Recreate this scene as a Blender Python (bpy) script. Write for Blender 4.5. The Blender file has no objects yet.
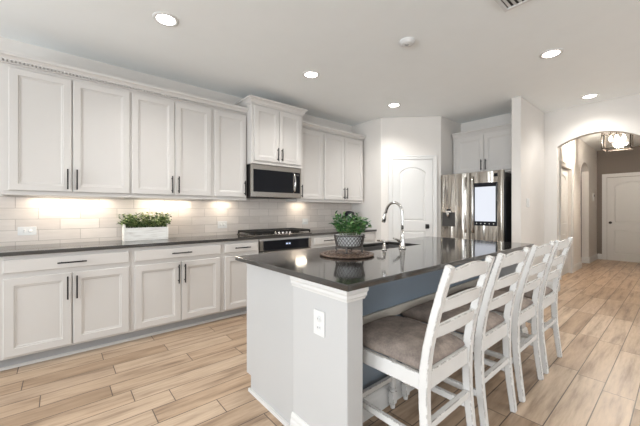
import bpy, bmesh, math, random
from mathutils import Vector, Matrix
S = bpy.context.scene
COL = S.collection
R = math.radians
PI = math.pi

# ------------------------------------------------------------------ camera
cam = bpy.data.cameras.new('camera'); cam.sensor_width = 36; cam.sensor_fit = 'HORIZONTAL'
cam.lens = 36 * 307.6 / 640; cam.shift_y = -2.5 / 640; cam.clip_start = .02; cam.clip_end = 100
camo = bpy.data.objects.new('camera', cam); COL.objects.link(camo)
camo.location = (0, 0, 1.2285); camo.rotation_euler = (R(90), 0, R(49.8))
S.camera = camo
# ------------------------------------------------------------------ world, exposure, daylight
S.view_settings.view_transform = 'Standard'; S.view_settings.look = 'None'
S.view_settings.gamma = 1; S.view_settings.use_curve_mapping = False
S.view_settings.exposure = 0.38
W = bpy.data.worlds.new('world'); S.world = W; W.use_nodes = True
W.node_tree.nodes['Background'].inputs[0].default_value = (.93, .96, 1, 1)
W.node_tree.nodes['Background'].inputs[1].default_value = 1.2


def area(name, loc, direction, sx, sy, power, col):
    l = bpy.data.lights.new(name, 'AREA'); l.shape = 'RECTANGLE'; l.size = sx; l.size_y = sy
    l.energy = power; l.color = col
    o = bpy.data.objects.new(name, l); COL.objects.link(o); o.location = loc
    o.rotation_euler = Vector(direction).to_track_quat('-Z', 'Y').to_euler()
    return o


DAY = (.87, .94, 1)
area('window_daylight', (4.35, 1.0, 1.45), (-1, 0, .9), 2.6, 1.9, 36, DAY)
area('window_daylight', (4.35, 4.1, 1.45), (-1, 0, .9), 1.8, 1.9, 30, DAY)
area('window_daylight', (-1.6, -3.85, 1.45), (0, 1, .34), 2.4, 1.9, 146, DAY)
area('window_daylight', (1.9, -3.85, 1.45), (0, 1, .34), 2.4, 1.9, 146, DAY)
DOWN_POWER = 14.5
BAR_POWER = 1.7
HALL_POWER = 105


# ------------------------------------------------------------------ materials
class NT:
    def __init__(s, name):
        s.m = bpy.data.materials.new(name); s.m.use_nodes = True
        s.t = s.m.node_tree; s.t.nodes.clear()
        s.out = s.t.nodes.new('ShaderNodeOutputMaterial')
        s.b = s.t.nodes.new('ShaderNodeBsdfPrincipled')
        s.t.links.new(s.b.outputs[0], s.out.inputs[0])

    def n(s, typ, **kw):
        nd = s.t.nodes.new(typ)
        for k, v in kw.items(): setattr(nd, k, v)
        return nd

    def l(s, a, b): s.t.links.new(a, b)

    def val(s, sock, v):
        if hasattr(v, 'is_output'): s.l(v, sock)
        else: sock.default_value = v

    def math(s, op, a, b=0.0):
        nd = s.n('ShaderNodeMath', operation=op)
        s.val(nd.inputs[0], a); s.val(nd.inputs[1], b); return nd.outputs[0]

    def mix(s, fac, a, b, blend='MIX'):
        nd = s.n('ShaderNodeMix', data_type='RGBA', blend_type=blend)
        s.val(nd.inputs[0], fac)
        s.val(nd.inputs[6], a if hasattr(a, 'is_output') else (*a, 1)); s.val(nd.inputs[7], b if hasattr(b, 'is_output') else (*b, 1))
        return nd.outputs[2]

    def coord(s, which='Object', scale=(1, 1, 1), loc=(0, 0, 0)):
        c = s.n('ShaderNodeTexCoord'); mp = s.n('ShaderNodeMapping')
        mp.inputs['Scale'].default_value = scale; mp.inputs['Location'].default_value = loc
        s.l(c.outputs[which], mp.inputs[0]); return mp.outputs[0]

    def noise(s, vec, scale, detail=3, rough=.55):
        nd = s.n('ShaderNodeTexNoise'); s.l(vec, nd.inputs['Vector'])
        nd.inputs['Scale'].default_value = scale; nd.inputs['Detail'].default_value = detail
        nd.inputs['Roughness'].default_value = rough; return nd.outputs[0]

    def ramp(s, fac, stops):
        nd = s.n('ShaderNodeValToRGB'); s.l(fac, nd.inputs[0]); e = nd.color_ramp.elements
        while len(e) < len(stops): e.new(.5)
        for i, (p, c) in enumerate(stops): e[i].position = p; e[i].color = (*c, 1)
        return nd.outputs[0]

    def base(s, v): s.val(s.b.inputs['Base Color'], v if hasattr(v, 'is_output') else (*v, 1))

    def bump(s, h, strength=.2, dist=.002):
        nd = s.n('ShaderNodeBump'); nd.inputs['Strength'].default_value = strength
        nd.inputs['Distance'].default_value = dist; s.l(h, nd.inputs['Height'])
        s.l(nd.outputs[0], s.b.inputs['Normal'])

    def set(s, rough=.5, metal=0, spec=None, emit=None, es=0, trans=0, ior=None, coat=0):
        i = s.b.inputs
        s.val(i['Roughness'], rough); i['Metallic'].default_value = metal
        if spec is not None: i['Specular IOR Level'].default_value = spec
        if emit: i['Emission Color'].default_value = (*emit, 1); i['Emission Strength'].default_value = es
        if trans: i['Transmission Weight'].default_value = trans
        if ior: i['IOR'].default_value = ior
        if coat: i['Coat Weight'].default_value = coat; i['Coat Roughness'].default_value = .08
        return s.m


M = {}


def simple(name, col, rough=.5, metal=0, var=.06, scale=6, bump=0, bscale=60, **kw):
    t = NT(name); v = t.coord()
    nz = t.noise(v, scale, 3)
    a = tuple(max(0, c * (1 - var)) for c in col); b = tuple(min(1, c * (1 + var)) for c in col)
    t.base(t.mix(nz, a, b))
    if bump: t.bump(t.noise(v, bscale, 4), bump, .002)
    M[name] = t.set(rough, metal, **kw); return M[name]


simple('wall_paint', (.68, .645, .605), .75, var=.02, bump=.12, bscale=130)
simple('hall_dim_paint', (.19, .16, .136), .75, var=.02, bump=.12, bscale=130)  # wall paint darkened: the hall's dim light is put into the colour
simple('ceiling_paint', (.88, .90, .895), .85, var=.02, bump=.15, bscale=110)
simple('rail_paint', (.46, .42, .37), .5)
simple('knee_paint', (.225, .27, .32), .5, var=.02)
simple('trim_paint', (.66, .65, .63), .4, var=.015)
simple('cabinet_paint', (.585, .558, .53), .38, var=.015)
simple('post_paint', (.51, .503, .493), .5, var=.015)
simple('toe_shade_paint', (.36, .365, .37), .5)  # cabinet colour darkened: shade of the toe recess is painted in
simple('island_paint', (.475, .468, .458), .5, var=.015)
simple('black_metal', (.012, .011, .0105), .4, var=.2, spec=.3)
simple('white_plastic', (.70, .695, .68), .35, var=.01)
simple('dark_slot', (.055, .052, .05), .6, spec=.2)
simple('dark_void', (.02, .02, .02), .7)
simple('black_glass', (.006, .0065, .009), .06, var=.1, spec=.22)
simple('cast_iron', (.012, .011, .010), .5, var=.3, spec=.25)
simple('chrome', (.56, .54, .52), .16, 1, var=.02)
simple('bronze', (.05, .04, .032), .4, .6)
simple('basin_steel', (.26, .25, .24), .35, .9)
simple('mesh_metal', (.085, .075, .068), .4, .6, var=.3, scale=40)
simple('white_pot', (.70, .70, .69), .3, var=.08, scale=20)
simple('soil', (.035, .025, .018), .9, var=.4, scale=60)
simple('stem_green', (.09, .13, .04), .7, var=.3)
simple('black_ceramic', (.012, .013, .016), .22, var=.2)
simple('canvas_grey', (.3, .3, .3), .8)

t = NT('lamp_lens'); t.base((1, 1, 1)); M['lamp_lens'] = t.set(.5, emit=(1, .95, .87), es=14)
t = NT('bar_lens'); t.base((1, 1, 1)); M['bar_lens'] = t.set(.5, emit=(1, .9, .75), es=10)
t = NT('bulb'); t.base((1, 1, 1)); M['bulb'] = t.set(.5, emit=(1, .88, .7), es=14)
t = NT('screen'); v = t.coord(); t.base((.05, .05, .05)); M['screen'] = t.set(.15, emit=(.80, .84, .93), es=.72)
t = NT('led_digits'); t.base((.05, .05, .06)); M['led_digits'] = t.set(.3, emit=(.55, .65, .9), es=1.3)

# clear glass: light passes, edge reflects
t = NT('clear_glass'); tr = t.n('ShaderNodeBsdfTransparent'); gl = t.n('ShaderNodeBsdfGlossy'); gl.inputs['Roughness'].default_value = .02
fr = t.n('ShaderNodeFresnel'); fr.inputs[0].default_value = 1.45; mx = t.n('ShaderNodeMixShader')
t.l(fr.outputs[0], mx.inputs[0]); t.l(tr.outputs[0], mx.inputs[1]); t.l(gl.outputs[0], mx.inputs[2]); t.l(mx.outputs[0], t.out.inputs[0])
M['clear_glass'] = t.m

# brushed stainless steel (vertical ripple on the refrigerator)
def steel(name, ripple, rough=.2, col=(.56, .53, .49)):
    t = NT(name); v = t.coord(scale=(1, 1, 90) if not ripple else (90, 90, 1.2))
    nz = t.noise(v, 3, 2)
    t.base(t.mix(nz, tuple(c * .92 for c in col), tuple(c * 1.06 for c in col)))
    if ripple:
        v2 = t.coord(scale=(5.5, .3, .22)); h = t.noise(v2, 1.7, 0.6)
        t.bump(h, 1.0, ripple)
    M[name] = t.set(rough, 1)
steel('steel', 0, .26, (.40, .375, .345))
steel('fridge_steel', .045, .15, (.44, .405, .36))

# quartz worktop
t = NT('quartz'); v = t.coord()
a = t.noise(v, 220, 2); b = t.noise(v, 9, 3)
c1 = t.mix(a, (.020, .018, .0165), (.038, .035, .032)); t.base(t.mix(b, c1, (.030, .028, .026), 'MIX'))
M['quartz'] = t.set(.09, spec=1.0, ior=1.6)

# backsplash tile
t = NT('splash_tile'); c = t.n('ShaderNodeTexCoord'); sp = t.n('ShaderNodeSeparateXYZ'); t.l(c.outputs['Object'], sp.inputs[0])
cb = t.n('ShaderNodeCombineXYZ'); t.l(sp.outputs[1], cb.inputs[0]); t.l(t.math('ADD', sp.outputs[2], .05), cb.inputs[1])
br = t.n('ShaderNodeTexBrick'); t.l(cb.outputs[0], br.inputs['Vector'])
br.offset = .5; br.inputs['Scale'].default_value = 1; br.inputs['Brick Width'].default_value = .305; br.inputs['Row Height'].default_value = .1
br.inputs['Mortar Size'].default_value = .003; br.inputs['Mortar Smooth'].default_value = .2; br.inputs['Bias'].default_value = 0
br.inputs['Color1'].default_value = (.68, .62, .57, 1); br.inputs['Color2'].default_value = (.54, .485, .44, 1); br.inputs['Mortar'].default_value = (.40, .35, .31, 1)
st = t.noise(t.coord(scale=(1, 5, 30)), 1.5, 4)
t.base(t.mix(.16, br.outputs[0], t.ramp(st, [(.3, (.46, .41, .37)), (.7, (.78, .74, .70))])))
hh = t.math('ADD', t.math('MULTIPLY', br.outputs['Fac'], -1.0), t.math('MULTIPLY', st, .25))
t.bump(hh, .35, .003)
M['splash_tile'] = t.set(.28)

# plank floor: rows of .16 m along Y, staggered, each plank its own tone and grain
t = NT('plank_floor'); c = t.n('ShaderNodeTexCoord'); sp = t.n('ShaderNodeSeparateXYZ'); t.l(c.outputs['Object'], sp.inputs[0])
u = t.math('DIVIDE', t.math('ADD', sp.outputs[0], 8.2), .16); row = t.math('FLOOR', u); fu = t.math('FRACT', u)
wn = t.n('ShaderNodeTexWhiteNoise', noise_dimensions='1D'); t.l(row, wn.inputs['W'])
vv = t.math('ADD', t.math('DIVIDE', sp.outputs[1], .93), t.math('MULTIPLY', wn.outputs[0], 5.0)); pid = t.math('FLOOR', vv); fv = t.math('FRACT', vv)
cid = t.n('ShaderNodeCombineXYZ'); t.l(row, cid.inputs[0]); t.l(pid, cid.inputs[1])
w2 = t.n('ShaderNodeTexWhiteNoise', noise_dimensions='2D'); t.l(cid.outputs[0], w2.inputs['Vector'])
eu = t.math('MINIMUM', fu, t.math('SUBTRACT', 1.0, fu)); ev = t.math('MINIMUM', fv, t.math('SUBTRACT', 1.0, fv))
gu = t.math('LESS_THAN', eu, .018); gv = t.math('LESS_THAN', ev, .003); gap = t.math('MAXIMUM', gu, gv)
gv3 = t.n('ShaderNodeCombineXYZ')
t.l(t.math('ADD', t.math('MULTIPLY', sp.outputs[0], 16.0), t.math('MULTIPLY', w2.outputs[0], 37.0)), gv3.inputs[0])
t.l(t.math('ADD', t.math('MULTIPLY', sp.outputs[1], 1.5), t.math('MULTIPLY', w2.outputs[0], 91.0)), gv3.inputs[1])
g1 = t.noise(gv3.outputs[0], 1.0, 5, .6); g2 = t.noise(gv3.outputs[0], 3.2, 5, .65)
tone = t.ramp(w2.outputs[0], [(0, (.35, .243, .160)), (.35, (.445, .322, .222)), (.7, (.51, .39, .285)), (1, (.40, .286, .198))])
grain = t.ramp(g1, [(.30, (.46, .41, .38)), (.46, (.90, .88, .86)), (.60, (1.10, 1.10, 1.10)), (.74, (.74, .70, .67))])
colr = t.mix(1.0, tone, grain, 'MULTIPLY')
fine = t.ramp(g2, [(.35, (.80, .77, .74)), (.6, (1.05, 1.05, 1.05))])
colr = t.mix(.55, colr, t.mix(1.0, colr, fine, 'MULTIPLY'))
t.base(t.mix(gap, colr, (.085, .058, .042)))
t.bump(t.math('ADD', t.math('MULTIPLY', gap, -1.0), t.math('MULTIPLY', g2, .15)), .3, .002)
M['plank_floor'] = t.set(.36, spec=.4)

# distressed white stool paint: rubbed edges show brown wood
t = NT('distressed_white'); v = t.coord()
bv = t.n('ShaderNodeBevel', samples=4); bv.inputs['Radius'].default_value = .008
ge = t.n('ShaderNodeNewGeometry'); dt = t.n('ShaderNodeVectorMath', operation='DOT_PRODUCT')
t.l(bv.outputs[0], dt.inputs[0]); t.l(ge.outputs['Normal'], dt.inputs[1])
edge = t.math('LESS_THAN', dt.outputs['Value'], .955)
nz = t.noise(t.coord(scale=(1, 1, .6)), 30, 5, .75); wear = t.math('GREATER_THAN', nz, .475)
msk = t.math('MULTIPLY', edge, wear)
fl = t.math('GREATER_THAN', t.noise(t.coord(scale=(3, 3, 1)), 26, 5, .75), .72)
msk = t.math('MAXIMUM', msk, t.math('MULTIPLY', fl, .7))
pb = t.mix(t.noise(v, 7, 3), (.62, .605, .58), (.74, .725, .70))
t.base(t.mix(msk, pb, (.12, .085, .062)))
M['distressed_white'] = t.set(.5)

# suede seat
t = NT('suede'); v = t.coord()
n1 = t.noise(v, 9, 5, .65); n2 = t.noise(v, 130, 2)
cc = t.ramp(n1, [(.3, (.13, .105, .095)), (.5, (.25, .205, .18)), (.7, (.40, .33, .28))])
t.base(t.mix(.25, cc, t.ramp(n2, [(.3, (.13, .105, .09)), (.7, (.36, .30, .25))])))
t.bump(n2, .3, .002); M['suede'] = t.set(.85, spec=.15)

# whitewashed planter wood
t = NT('whitewash'); v = t.coord(scale=(3, 3, 40)); n1 = t.noise(v, 2.2, 5, .65)
t.base(t.ramp(n1, [(.3, (.50, .46, .42)), (.48, (.72, .70, .66)), (.7, (.80, .785, .76))])); t.bump(n1, .3, .002); M['whitewash'] = t.set(.7)

# dark carved wood tray
t = NT('tray_wood'); v = t.coord(); n1 = t.noise(v, 55, 4, .7)
t.base(t.ramp(n1, [(.35, (.045, .026, .018)), (.55, (.14, .085, .058)), (.72, (.30, .22, .165))])); t.bump(n1, .6, .003); M['tray_wood'] = t.set(.5)


def leafmat(name, stops):
    t = NT(name); g = t.n('ShaderNodeNewGeometry')
    t.base(t.ramp(g.outputs['Random Per Island'], stops))
    M[name] = t.set(.45)
leafmat('boxwood_leaf', [(0, (.018, .045, .014)), (.4, (.07, .13, .035)), (.7, (.20, .27, .08)), (1, (.50, .52, .25))])
leafmat('fern_leaf', [(0, (.012, .05, .014)), (.45, (.03, .13, .03)), (.8, (.08, .22, .05)), (1, (.34, .44, .20))])


# ------------------------------------------------------------------ mesh builder
class MB:
    def __init__(s): s.v = []; s.f = []; s.sm = []

    def add(s, vs, fs, smooth=False, mat=None):
        o = len(s.v)
        s.v += [tuple(mat @ Vector(p)) if mat else tuple(p) for p in vs]
        s.f += [tuple(i + o for i in f) for f in fs]; s.sm += [smooth] * len(fs); return s

    def box(s, x0, x1, y0, y1, z0, z1, mat=None):
        vs = [(x, y, z) for z in (z0, z1) for y in (y0, y1) for x in (x0, x1)]
        return s.add(vs, [(0, 2, 3, 1), (4, 5, 7, 6), (0, 1, 5, 4), (2, 6, 7, 3), (0, 4, 6, 2), (1, 3, 7, 5)], False, mat)

    def prism(s, poly, a0, a1, axis='x', mat=None, smooth=False):
        """polygon in the other two axes (in x,y,z order), extruded along axis"""
        n = len(poly)
        def P(p, a): return {'x': (a, p[0], p[1]), 'y': (p[0], a, p[1]), 'z': (p[0], p[1], a)}[axis]
        vs = [P(p, a0) for p in poly] + [P(p, a1) for p in poly]
        fs = [tuple(range(n)), tuple(range(2 * n - 1, n - 1, -1))] + [(i, i + n, (i + 1) % n + n, (i + 1) % n) for i in range(n)]
        return s.add(vs, fs, smooth, mat)

    def tube(s, pts, r, seg=10, closed=False, caps=True, sx=1.0):
        pts = [Vector(p) for p in pts]; n = len(pts); rs = r if isinstance(r, (list, tuple)) else [r] * n
        vs = []; up = None
        for i, p in enumerate(pts):
            a = pts[(i - 1) % n] if (closed or i) else p; b = pts[(i + 1) % n] if (closed or i < n - 1) else p
            d = (b - a).normalized()
            if up is None: up = Vector((0, 0, 1)) if abs(d.z) < .9 else Vector((1, 0, 0))
            u = (up - d * up.dot(d)).normalized(); w = d.cross(u); up = u
            for k in range(seg):
                t_ = 2 * PI * k / seg; vs.append(p + (u * math.cos(t_) * sx + w * math.sin(t_)) * rs[i])
        fs = []
        for i in range(n if closed else n - 1):
            for k in range(seg):
                j = (i + 1) % n; k2 = (k + 1) % seg
                fs.append((i * seg + k, i * seg + k2, j * seg + k2, j * seg + k))
        if caps and not closed: fs += [tuple(range(seg - 1, -1, -1)), tuple(range((n - 1) * seg, n * seg))]
        return s.add(vs, fs, True)

    def lathe(s, prof, seg=24, c=(0, 0, 0), mat=None):
        vs = []; fs = []; n = len(prof)
        for r, z in prof:
            for k in range(seg):
                a = 2 * PI * k / seg; vs.append((c[0] + r * math.cos(a), c[1] + r * math.sin(a), c[2] + z))
        for i in range(n - 1):
            for k in range(seg):
                k2 = (k + 1) % seg; fs.append((i * seg + k, i * seg + k2, (i + 1) * seg + k2, (i + 1) * seg + k))
        fs += [tuple(range(seg - 1, -1, -1)), tuple(range((n - 1) * seg, n * seg))]
        return s.add(vs, fs, True, mat)

    def beam(s, pts, w, d, axis=Vector((1, 0, 0))):
        """rectangular section swept along pts; w along axis, d across; both may be lists"""
        pts = [Vector(p) for p in pts]; n = len(pts); vs = []
        for i, p in enumerate(pts):
            t_ = (pts[min(i + 1, n - 1)] - pts[max(i - 1, 0)]).normalized(); q = t_.cross(axis).normalized()
            ww = (w[i] if isinstance(w, list) else w) / 2; dd = (d[i] if isinstance(d, list) else d) / 2
            vs += [p - axis * ww - q * dd, p + axis * ww - q * dd, p + axis * ww + q * dd, p - axis * ww + q * dd]
        fs = [(3, 2, 1, 0), tuple(4 * (n - 1) + k for k in range(4))]
        for i in range(n - 1):
            for k in range(4): fs.append((4 * i + k, 4 * i + (k + 1) % 4, 4 * i + 4 + (k + 1) % 4, 4 * i + 4 + k))
        return s.add(vs, fs)

    def panel(s, x0, x1, z0, z1, yb, rings):
        """panelled board: back at yb, front rings [(inset, y)...] (front is -y)"""
        vs = []; fs = []
        R_ = [(0, yb)] + rings
        for ins, y in R_:
            vs += [(x0 + ins, y, z0 + ins), (x1 - ins, y, z0 + ins), (x1 - ins, y, z1 - ins), (x0 + ins, y, z1 - ins)]
        fs.append((3, 2, 1, 0))
        for i in range(len(R_) - 1):
            for k in range(4): fs.append((4 * i + k, 4 * i + (k + 1) % 4, 4 * i + 4 + (k + 1) % 4, 4 * i + 4 + k))
        b = 4 * (len(R_) - 1); fs.append((b, b + 1, b + 2, b + 3))
        return s.add(vs, fs)

    def build(s, name, mat, parent=None, loc=(0, 0, 0), rotz=0, bevel=0, bseg=2, subsurf=0, fix=True):
        me = bpy.data.meshes.new(name); me.from_pydata(s.v, [], s.f); me.update()
        me.polygons.foreach_set('use_smooth', s.sm)
        if fix:
            bm = bmesh.new(); bm.from_mesh(me); bmesh.ops.recalc_face_normals(bm, faces=bm.faces)
            big = [f for f in bm.faces if len(f.verts) > 8]
            if big: bmesh.ops.triangulate(bm, faces=big)
            bm.to_mesh(me); bm.free()
        o = bpy.data.objects.new(name, me); COL.objects.link(o)
        me.materials.append(M[mat] if isinstance(mat, str) else mat)
        o.location = loc; o.rotation_euler = (0, 0, rotz)
        if parent: o.parent = parent
        if bevel:
            m = o.modifiers.new('bevel', 'BEVEL'); m.width = bevel; m.segments = bseg; m.limit_method = 'ANGLE'; m.angle_limit = R(40)
        if subsurf:
            m = o.modifiers.new('sub', 'SUBSURF'); m.levels = m.render_levels = subsurf
        return o


def tag(o, label, cat, group=None, kind=None):
    o['label'] = label; o['category'] = cat
    if group: o['group'] = group
    if kind: o['kind'] = kind
    return o


def thing(name, label, cat, loc=(0, 0, 0), rotz=0, group=None, kind=None):
    o = bpy.data.objects.new(name, None); COL.objects.link(o); o.location = loc; o.rotation_euler = (0, 0, rotz)
    o.empty_display_size = .1
    return tag(o, label, cat, group, kind)


def struct(o, label=None, cat=None):
    o['kind'] = 'structure'
    if label: o['label'] = label
    if cat: o['category'] = cat
    return o


def bow(cx, cz, halfw, rise, n=20):
    """segmental arch points left to right"""
    rad = (halfw * halfw + rise * rise) / (2 * rise); a = math.asin(halfw / rad)
    return [(cx + rad * math.sin(-a + 2 * a * i / n), cz + rise - rad + rad * math.cos(-a + 2 * a * i / n)) for i in range(n + 1)]


# ------------------------------------------------------------------ room shell
CZ = 2.75
WX = -3.86
struct(MB().box(-4.1, 4.3, -3.8, 10.7, -.1, 0).build('floor', 'plank_floor'), 'wood-look plank tile floor through the kitchen and hall', 'floor')
struct(MB().box(-4.1, 4.3, -3.8, 10.7, CZ, CZ + .1).build('ceiling', 'ceiling_paint'), 'flat white painted ceiling with recessed lights', 'ceiling')
struct(MB().box(-4.0, WX, -3.68, 5.49, 0, CZ).build('wall_left', 'wall_paint'), 'greige painted wall behind the long run of cabinets', 'wall')
struct(MB().prism([(WX, 4.01), (-3.2, 4.01), (-2.525, 4.685), (-2.525, 5.37), (WX, 5.37)], 0, CZ, 'z').build('wall_pantry', 'wall_paint', bevel=.008),
       'angled corner pantry wall between the cabinets and the refrigerator', 'wall')
struct(MB().box(WX, -1.51, 5.37, 5.49, 0, CZ).build('wall_niche', 'wall_paint'), 'greige wall at the back of the refrigerator niche', 'wall')
struct(MB().box(-1.51, -1.40, 4.67, 5.75, 0, CZ).build('wall_partition', 'wall_paint', bevel=.008), 'short full-height partition wall right of the refrigerator', 'wall')
AX0, AX1 = -1.242, -.34
poly = [(-1.51, 0), (AX0, 0)] + bow((AX0 + AX1) / 2, 2.185, (AX1 - AX0) / 2, .145, 24) + [(AX1, 0), (4.3, 0), (4.3, CZ), (-1.51, CZ)]
struct(MB().prism(poly, 5.75, 5.87, 'y').build('wall_arch', 'wall_paint'), 'pale wall with a low arched opening to the hall', 'wall')
# hall left wall with a doorway and an arched side opening
D0, D1 = 6.84, 7.66
B0, B1 = 8.56, 9.40
poly = [(5.87, 0), (D0, 0), (D0, 2.03), (D1, 2.03), (D1, 0), (B0, 0)] + bow((B0 + B1) / 2, 2.14, (B1 - B0) / 2, .16, 16) + [(B1, 0), (10.43, 0), (10.43, CZ), (5.87, CZ)]
struct(MB().prism(poly, -1.56, -1.43, 'x').build('wall_hall_left', 'wall_paint'), 'taupe left wall of the hall beyond the arch', 'wall')
struct(MB().box(-2.6, 1.2, 10.43, 10.55, 0, CZ).build('wall_hall_end', 'hall_dim_paint'), 'end wall of the hall around the front door, dim light put into its colour', 'wall')
struct(MB().box(-.1, .02, 5.87, 10.43, 0, CZ).build('wall_hall_right', 'hall_dim_paint'), 'right wall of the hall', 'wall')
struct(MB().box(-2.6, -2.5, 5.49, 10.43, 0, CZ).build('wall_side_passage', 'hall_dim_paint'), 'wall of the side passage off the hall', 'wall')


def holed(axis, a0, a1, t0, t1, holes):
    """wall along axis from a0 to a1, thickness t0..t1, window holes [(b0,b1,z0,z1)]"""
    m = MB(); cur = a0
    def bx(p, q, z0, z1):
        if axis == 'x': m.box(p, q, t0, t1, z0, z1)
        else: m.box(t0, t1, p, q, z0, z1)
    for b0, b1, z0, z1 in holes:
        bx(cur, b0, 0, CZ); bx(b0, b1, 0, z0); bx(b0, b1, z1, CZ); cur = b1
    bx(cur, a1, 0, CZ); return m


struct(holed('y', -3.8, 5.75, 4.18, 4.3, [(-.3, 2.3, .5, 2.4), (3.2, 5.0, .5, 2.4)]).build('wall_right', 'wall_paint'), 'window wall of the living area to the right', 'wall')
struct(holed('x', -4.0, 4.18, -3.8, -3.68, [(-2.8, -.4, .5, 2.4), (.7, 3.1, .5, 2.4)]).build('wall_back', 'wall_paint'), 'window wall of the living area behind', 'wall')
for i, (ax, b0, b1, tc) in enumerate([('y', -.3, 2.3, 4.24), ('y', 3.2, 5.0, 4.24), ('x', -2.8, -.4, -3.74), ('x', .7, 3.1, -3.74)]):
    w = struct(bpy.data.objects.new('window_%d' % (i + 1), None), 'white framed window', 'window'); COL.objects.link(w)
    m = MB(); g = MB()
    def bx(mm, p, q, t_, z0, z1):
        if ax == 'x': mm.box(p, q, tc - t_, tc + t_, z0, z1)
        else: mm.box(tc - t_, tc + t_, p, q, z0, z1)
    bx(m, b0, b0 + .06, .05, .5, 2.4); bx(m, b1 - .06, b1, .05, .5, 2.4); bx(m, b0, b1, .05, .5, .56); bx(m, b0, b1, .05, 2.34, 2.4)
    bx(m, (b0 + b1) / 2 - .03, (b0 + b1) / 2 + .03, .04, .56, 2.34); bx(m, b0, b1, .03, 1.42, 1.48)
    bx(g, b0 + .06, b1 - .06, .004, .56, 2.34)
    m.build('window_frame', 'trim_paint', w); g.build('window_pane', 'clear_glass', w)

# baseboards
BH = .135


def baseboard(name, p0, p1, h=BH, t_=.016):
    p0 = Vector(p0); p1 = Vector(p1); d = p1 - p0; L = d.length; a = math.atan2(d.y, d.x)
    o = MB().prism([(0, 0), (-t_, 0), (-t_, h * .72), (-t_ * .7, h * .8), (-t_ * .55, h * .93), (-t_ * .2, h), (0, h)], 0, L, 'x').build(name, 'trim_paint', loc=(p0.x, p0.y, 0), rotz=a)
    return struct(o, None, None)


baseboard('baseboard_partition', (-1.40, 4.67), (-1.40, 5.75))
bpy.data.objects['baseboard_partition'].rotation_euler[2] = R(90); bpy.data.objects['baseboard_partition'].location = (-1.40, 4.67, 0)
baseboard('baseboard_partition_end', (-1.51, 4.67), (-1.384, 4.67))
baseboard('baseboard_arch_left', (-1.384, 5.75), (AX0, 5.75))
baseboard('baseboard_arch_right', (AX1, 5.75), (4.18, 5.75))
baseboard('baseboard_arch_jamb', (AX0, 5.734), (AX0, 5.87))
baseboard('baseboard_hall_left_near', (-1.43, 5.87), (-1.43, D0 - .09))
baseboard('baseboard_hall_left_middle', (-1.43, D1 + .09), (-1.43, B0))
baseboard('baseboard_hall_left_far', (-1.43, B1), (-1.43, 10.43))
baseboard('baseboard_hall_jamb', (-1.56, B1), (-1.414, B1))
baseboard('baseboard_hall_end', (-1.414, 10.43), (-1.335, 10.43))
baseboard('baseboard_pantry_left', (-3.2, 4.01), (-3.13, 4.08))
baseboard('baseboard_pantry_right', (-2.588, 4.622), (-2.525, 4.685))


# ------------------------------------------------------------------ doors
def arch_panel(m, x0, x1, z0, z1, rise, y0, proud, ins=.035):
    """raised moulding ring and field of an arched panel on a face at y0 (front -y)"""
    def outline(i_):
        xs0, xs1, zb, zt = x0 + i_, x1 - i_, z0 + i_, z1 - i_
        if rise <= 0: return [(xs0, zb), (xs1, zb), (xs1, zt), (xs0, zt)]
        top = bow((xs0 + xs1) / 2, zt - rise, (xs1 - xs0) / 2, rise, 14)
        return [(xs0, zb), (xs1, zb)] + top[::-1]
    prof = [(0, y0), (.006, y0 + .010), (.016, y0 + .010), (ins, y0 + .003 - proud), (ins + .002, y0 + .003 - proud)]
    loops = [[(p[0], y, p[1]) for p in outline(i_)] for i_, y in prof]; n = len(loops[0])
    vs = [p for lp in loops for p in lp]; fs = []
    for a in range(len(loops) - 1):
        for k in range(n): fs.append((a * n + k, a * n + (k + 1) % n, (a + 1) * n + (k + 1) % n, (a + 1) * n + k))
    fs.append(tuple((len(loops) - 1) * n + k for k in range(n)))
    m.add(vs, fs)
    return outline(0)


def slab_with_panels(w, h, y, t_, panels):
    """door slab whose face is cut around the panels"""
    m = MB(); outs = [arch_panel(m, *p, y, .002) for p in panels]
    # the face: strips around the panel outlines
    xl, xr = panels[0][0], panels[0][1]
    m.add([(0, y, 0), (xl, y, 0), (xl, y, h), (0, y, h)], [(0, 1, 2, 3)])
    m.add([(xr, y, 0), (w, y, 0), (w, y, h), (xr, y, h)], [(0, 1, 2, 3)])
    zc = 0
    for i, p in enumerate(sorted(range(len(panels)), key=lambda k: panels[k][2])):
        z0 = panels[p][2]; m.add([(xl, y, zc), (xr, y, zc), (xr, y, z0), (xl, y, z0)], [(0, 1, 2, 3)])
        top = outs[p][2:]
        if panels[p][4] > 0:
            top = top[::-1]; zt = panels[p][3]
            for a, b in zip(top[:-1], top[1:]):
                m.add([(a[0], y, a[1]), (b[0], y, b[1]), (b[0], y, zt), (a[0], y, zt)], [(0, 1, 2, 3)])
        zc = panels[p][3]
    m.add([(xl, y, zc), (xr, y, zc), (xr, y, h), (xl, y, h)], [(0, 1, 2, 3)])
    yb = y + t_
    m.add([(0, y, 0), (w, y, 0), (w, y, h), (0, y, h), (0, yb, 0), (w, yb, 0), (w, yb, h), (0, yb, h)], [(0, 4, 5, 1), (1, 5, 6, 2), (2, 6, 7, 3), (3, 7, 4, 0), (4, 7, 6, 5)])
    return m


def casing(w, h, t_=.02, cw=.07, gap=.006):
    m = MB()
    for x in (-gap - cw, w + gap): m.box(x, x + cw, -t_, 0, 0, h + gap + cw)
    m.box(-gap, w + gap, -t_, 0, h + gap, h + gap + cw)
    for x in (-gap - cw, w + gap + cw - .018): m.box(x, x + .018, -t_ - .006, -t_, 0, h + gap + cw)
    m.box(-gap - cw, w + gap + cw, -t_ - .006, -t_, h + gap + cw - .018, h + gap + cw)
    return m


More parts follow.
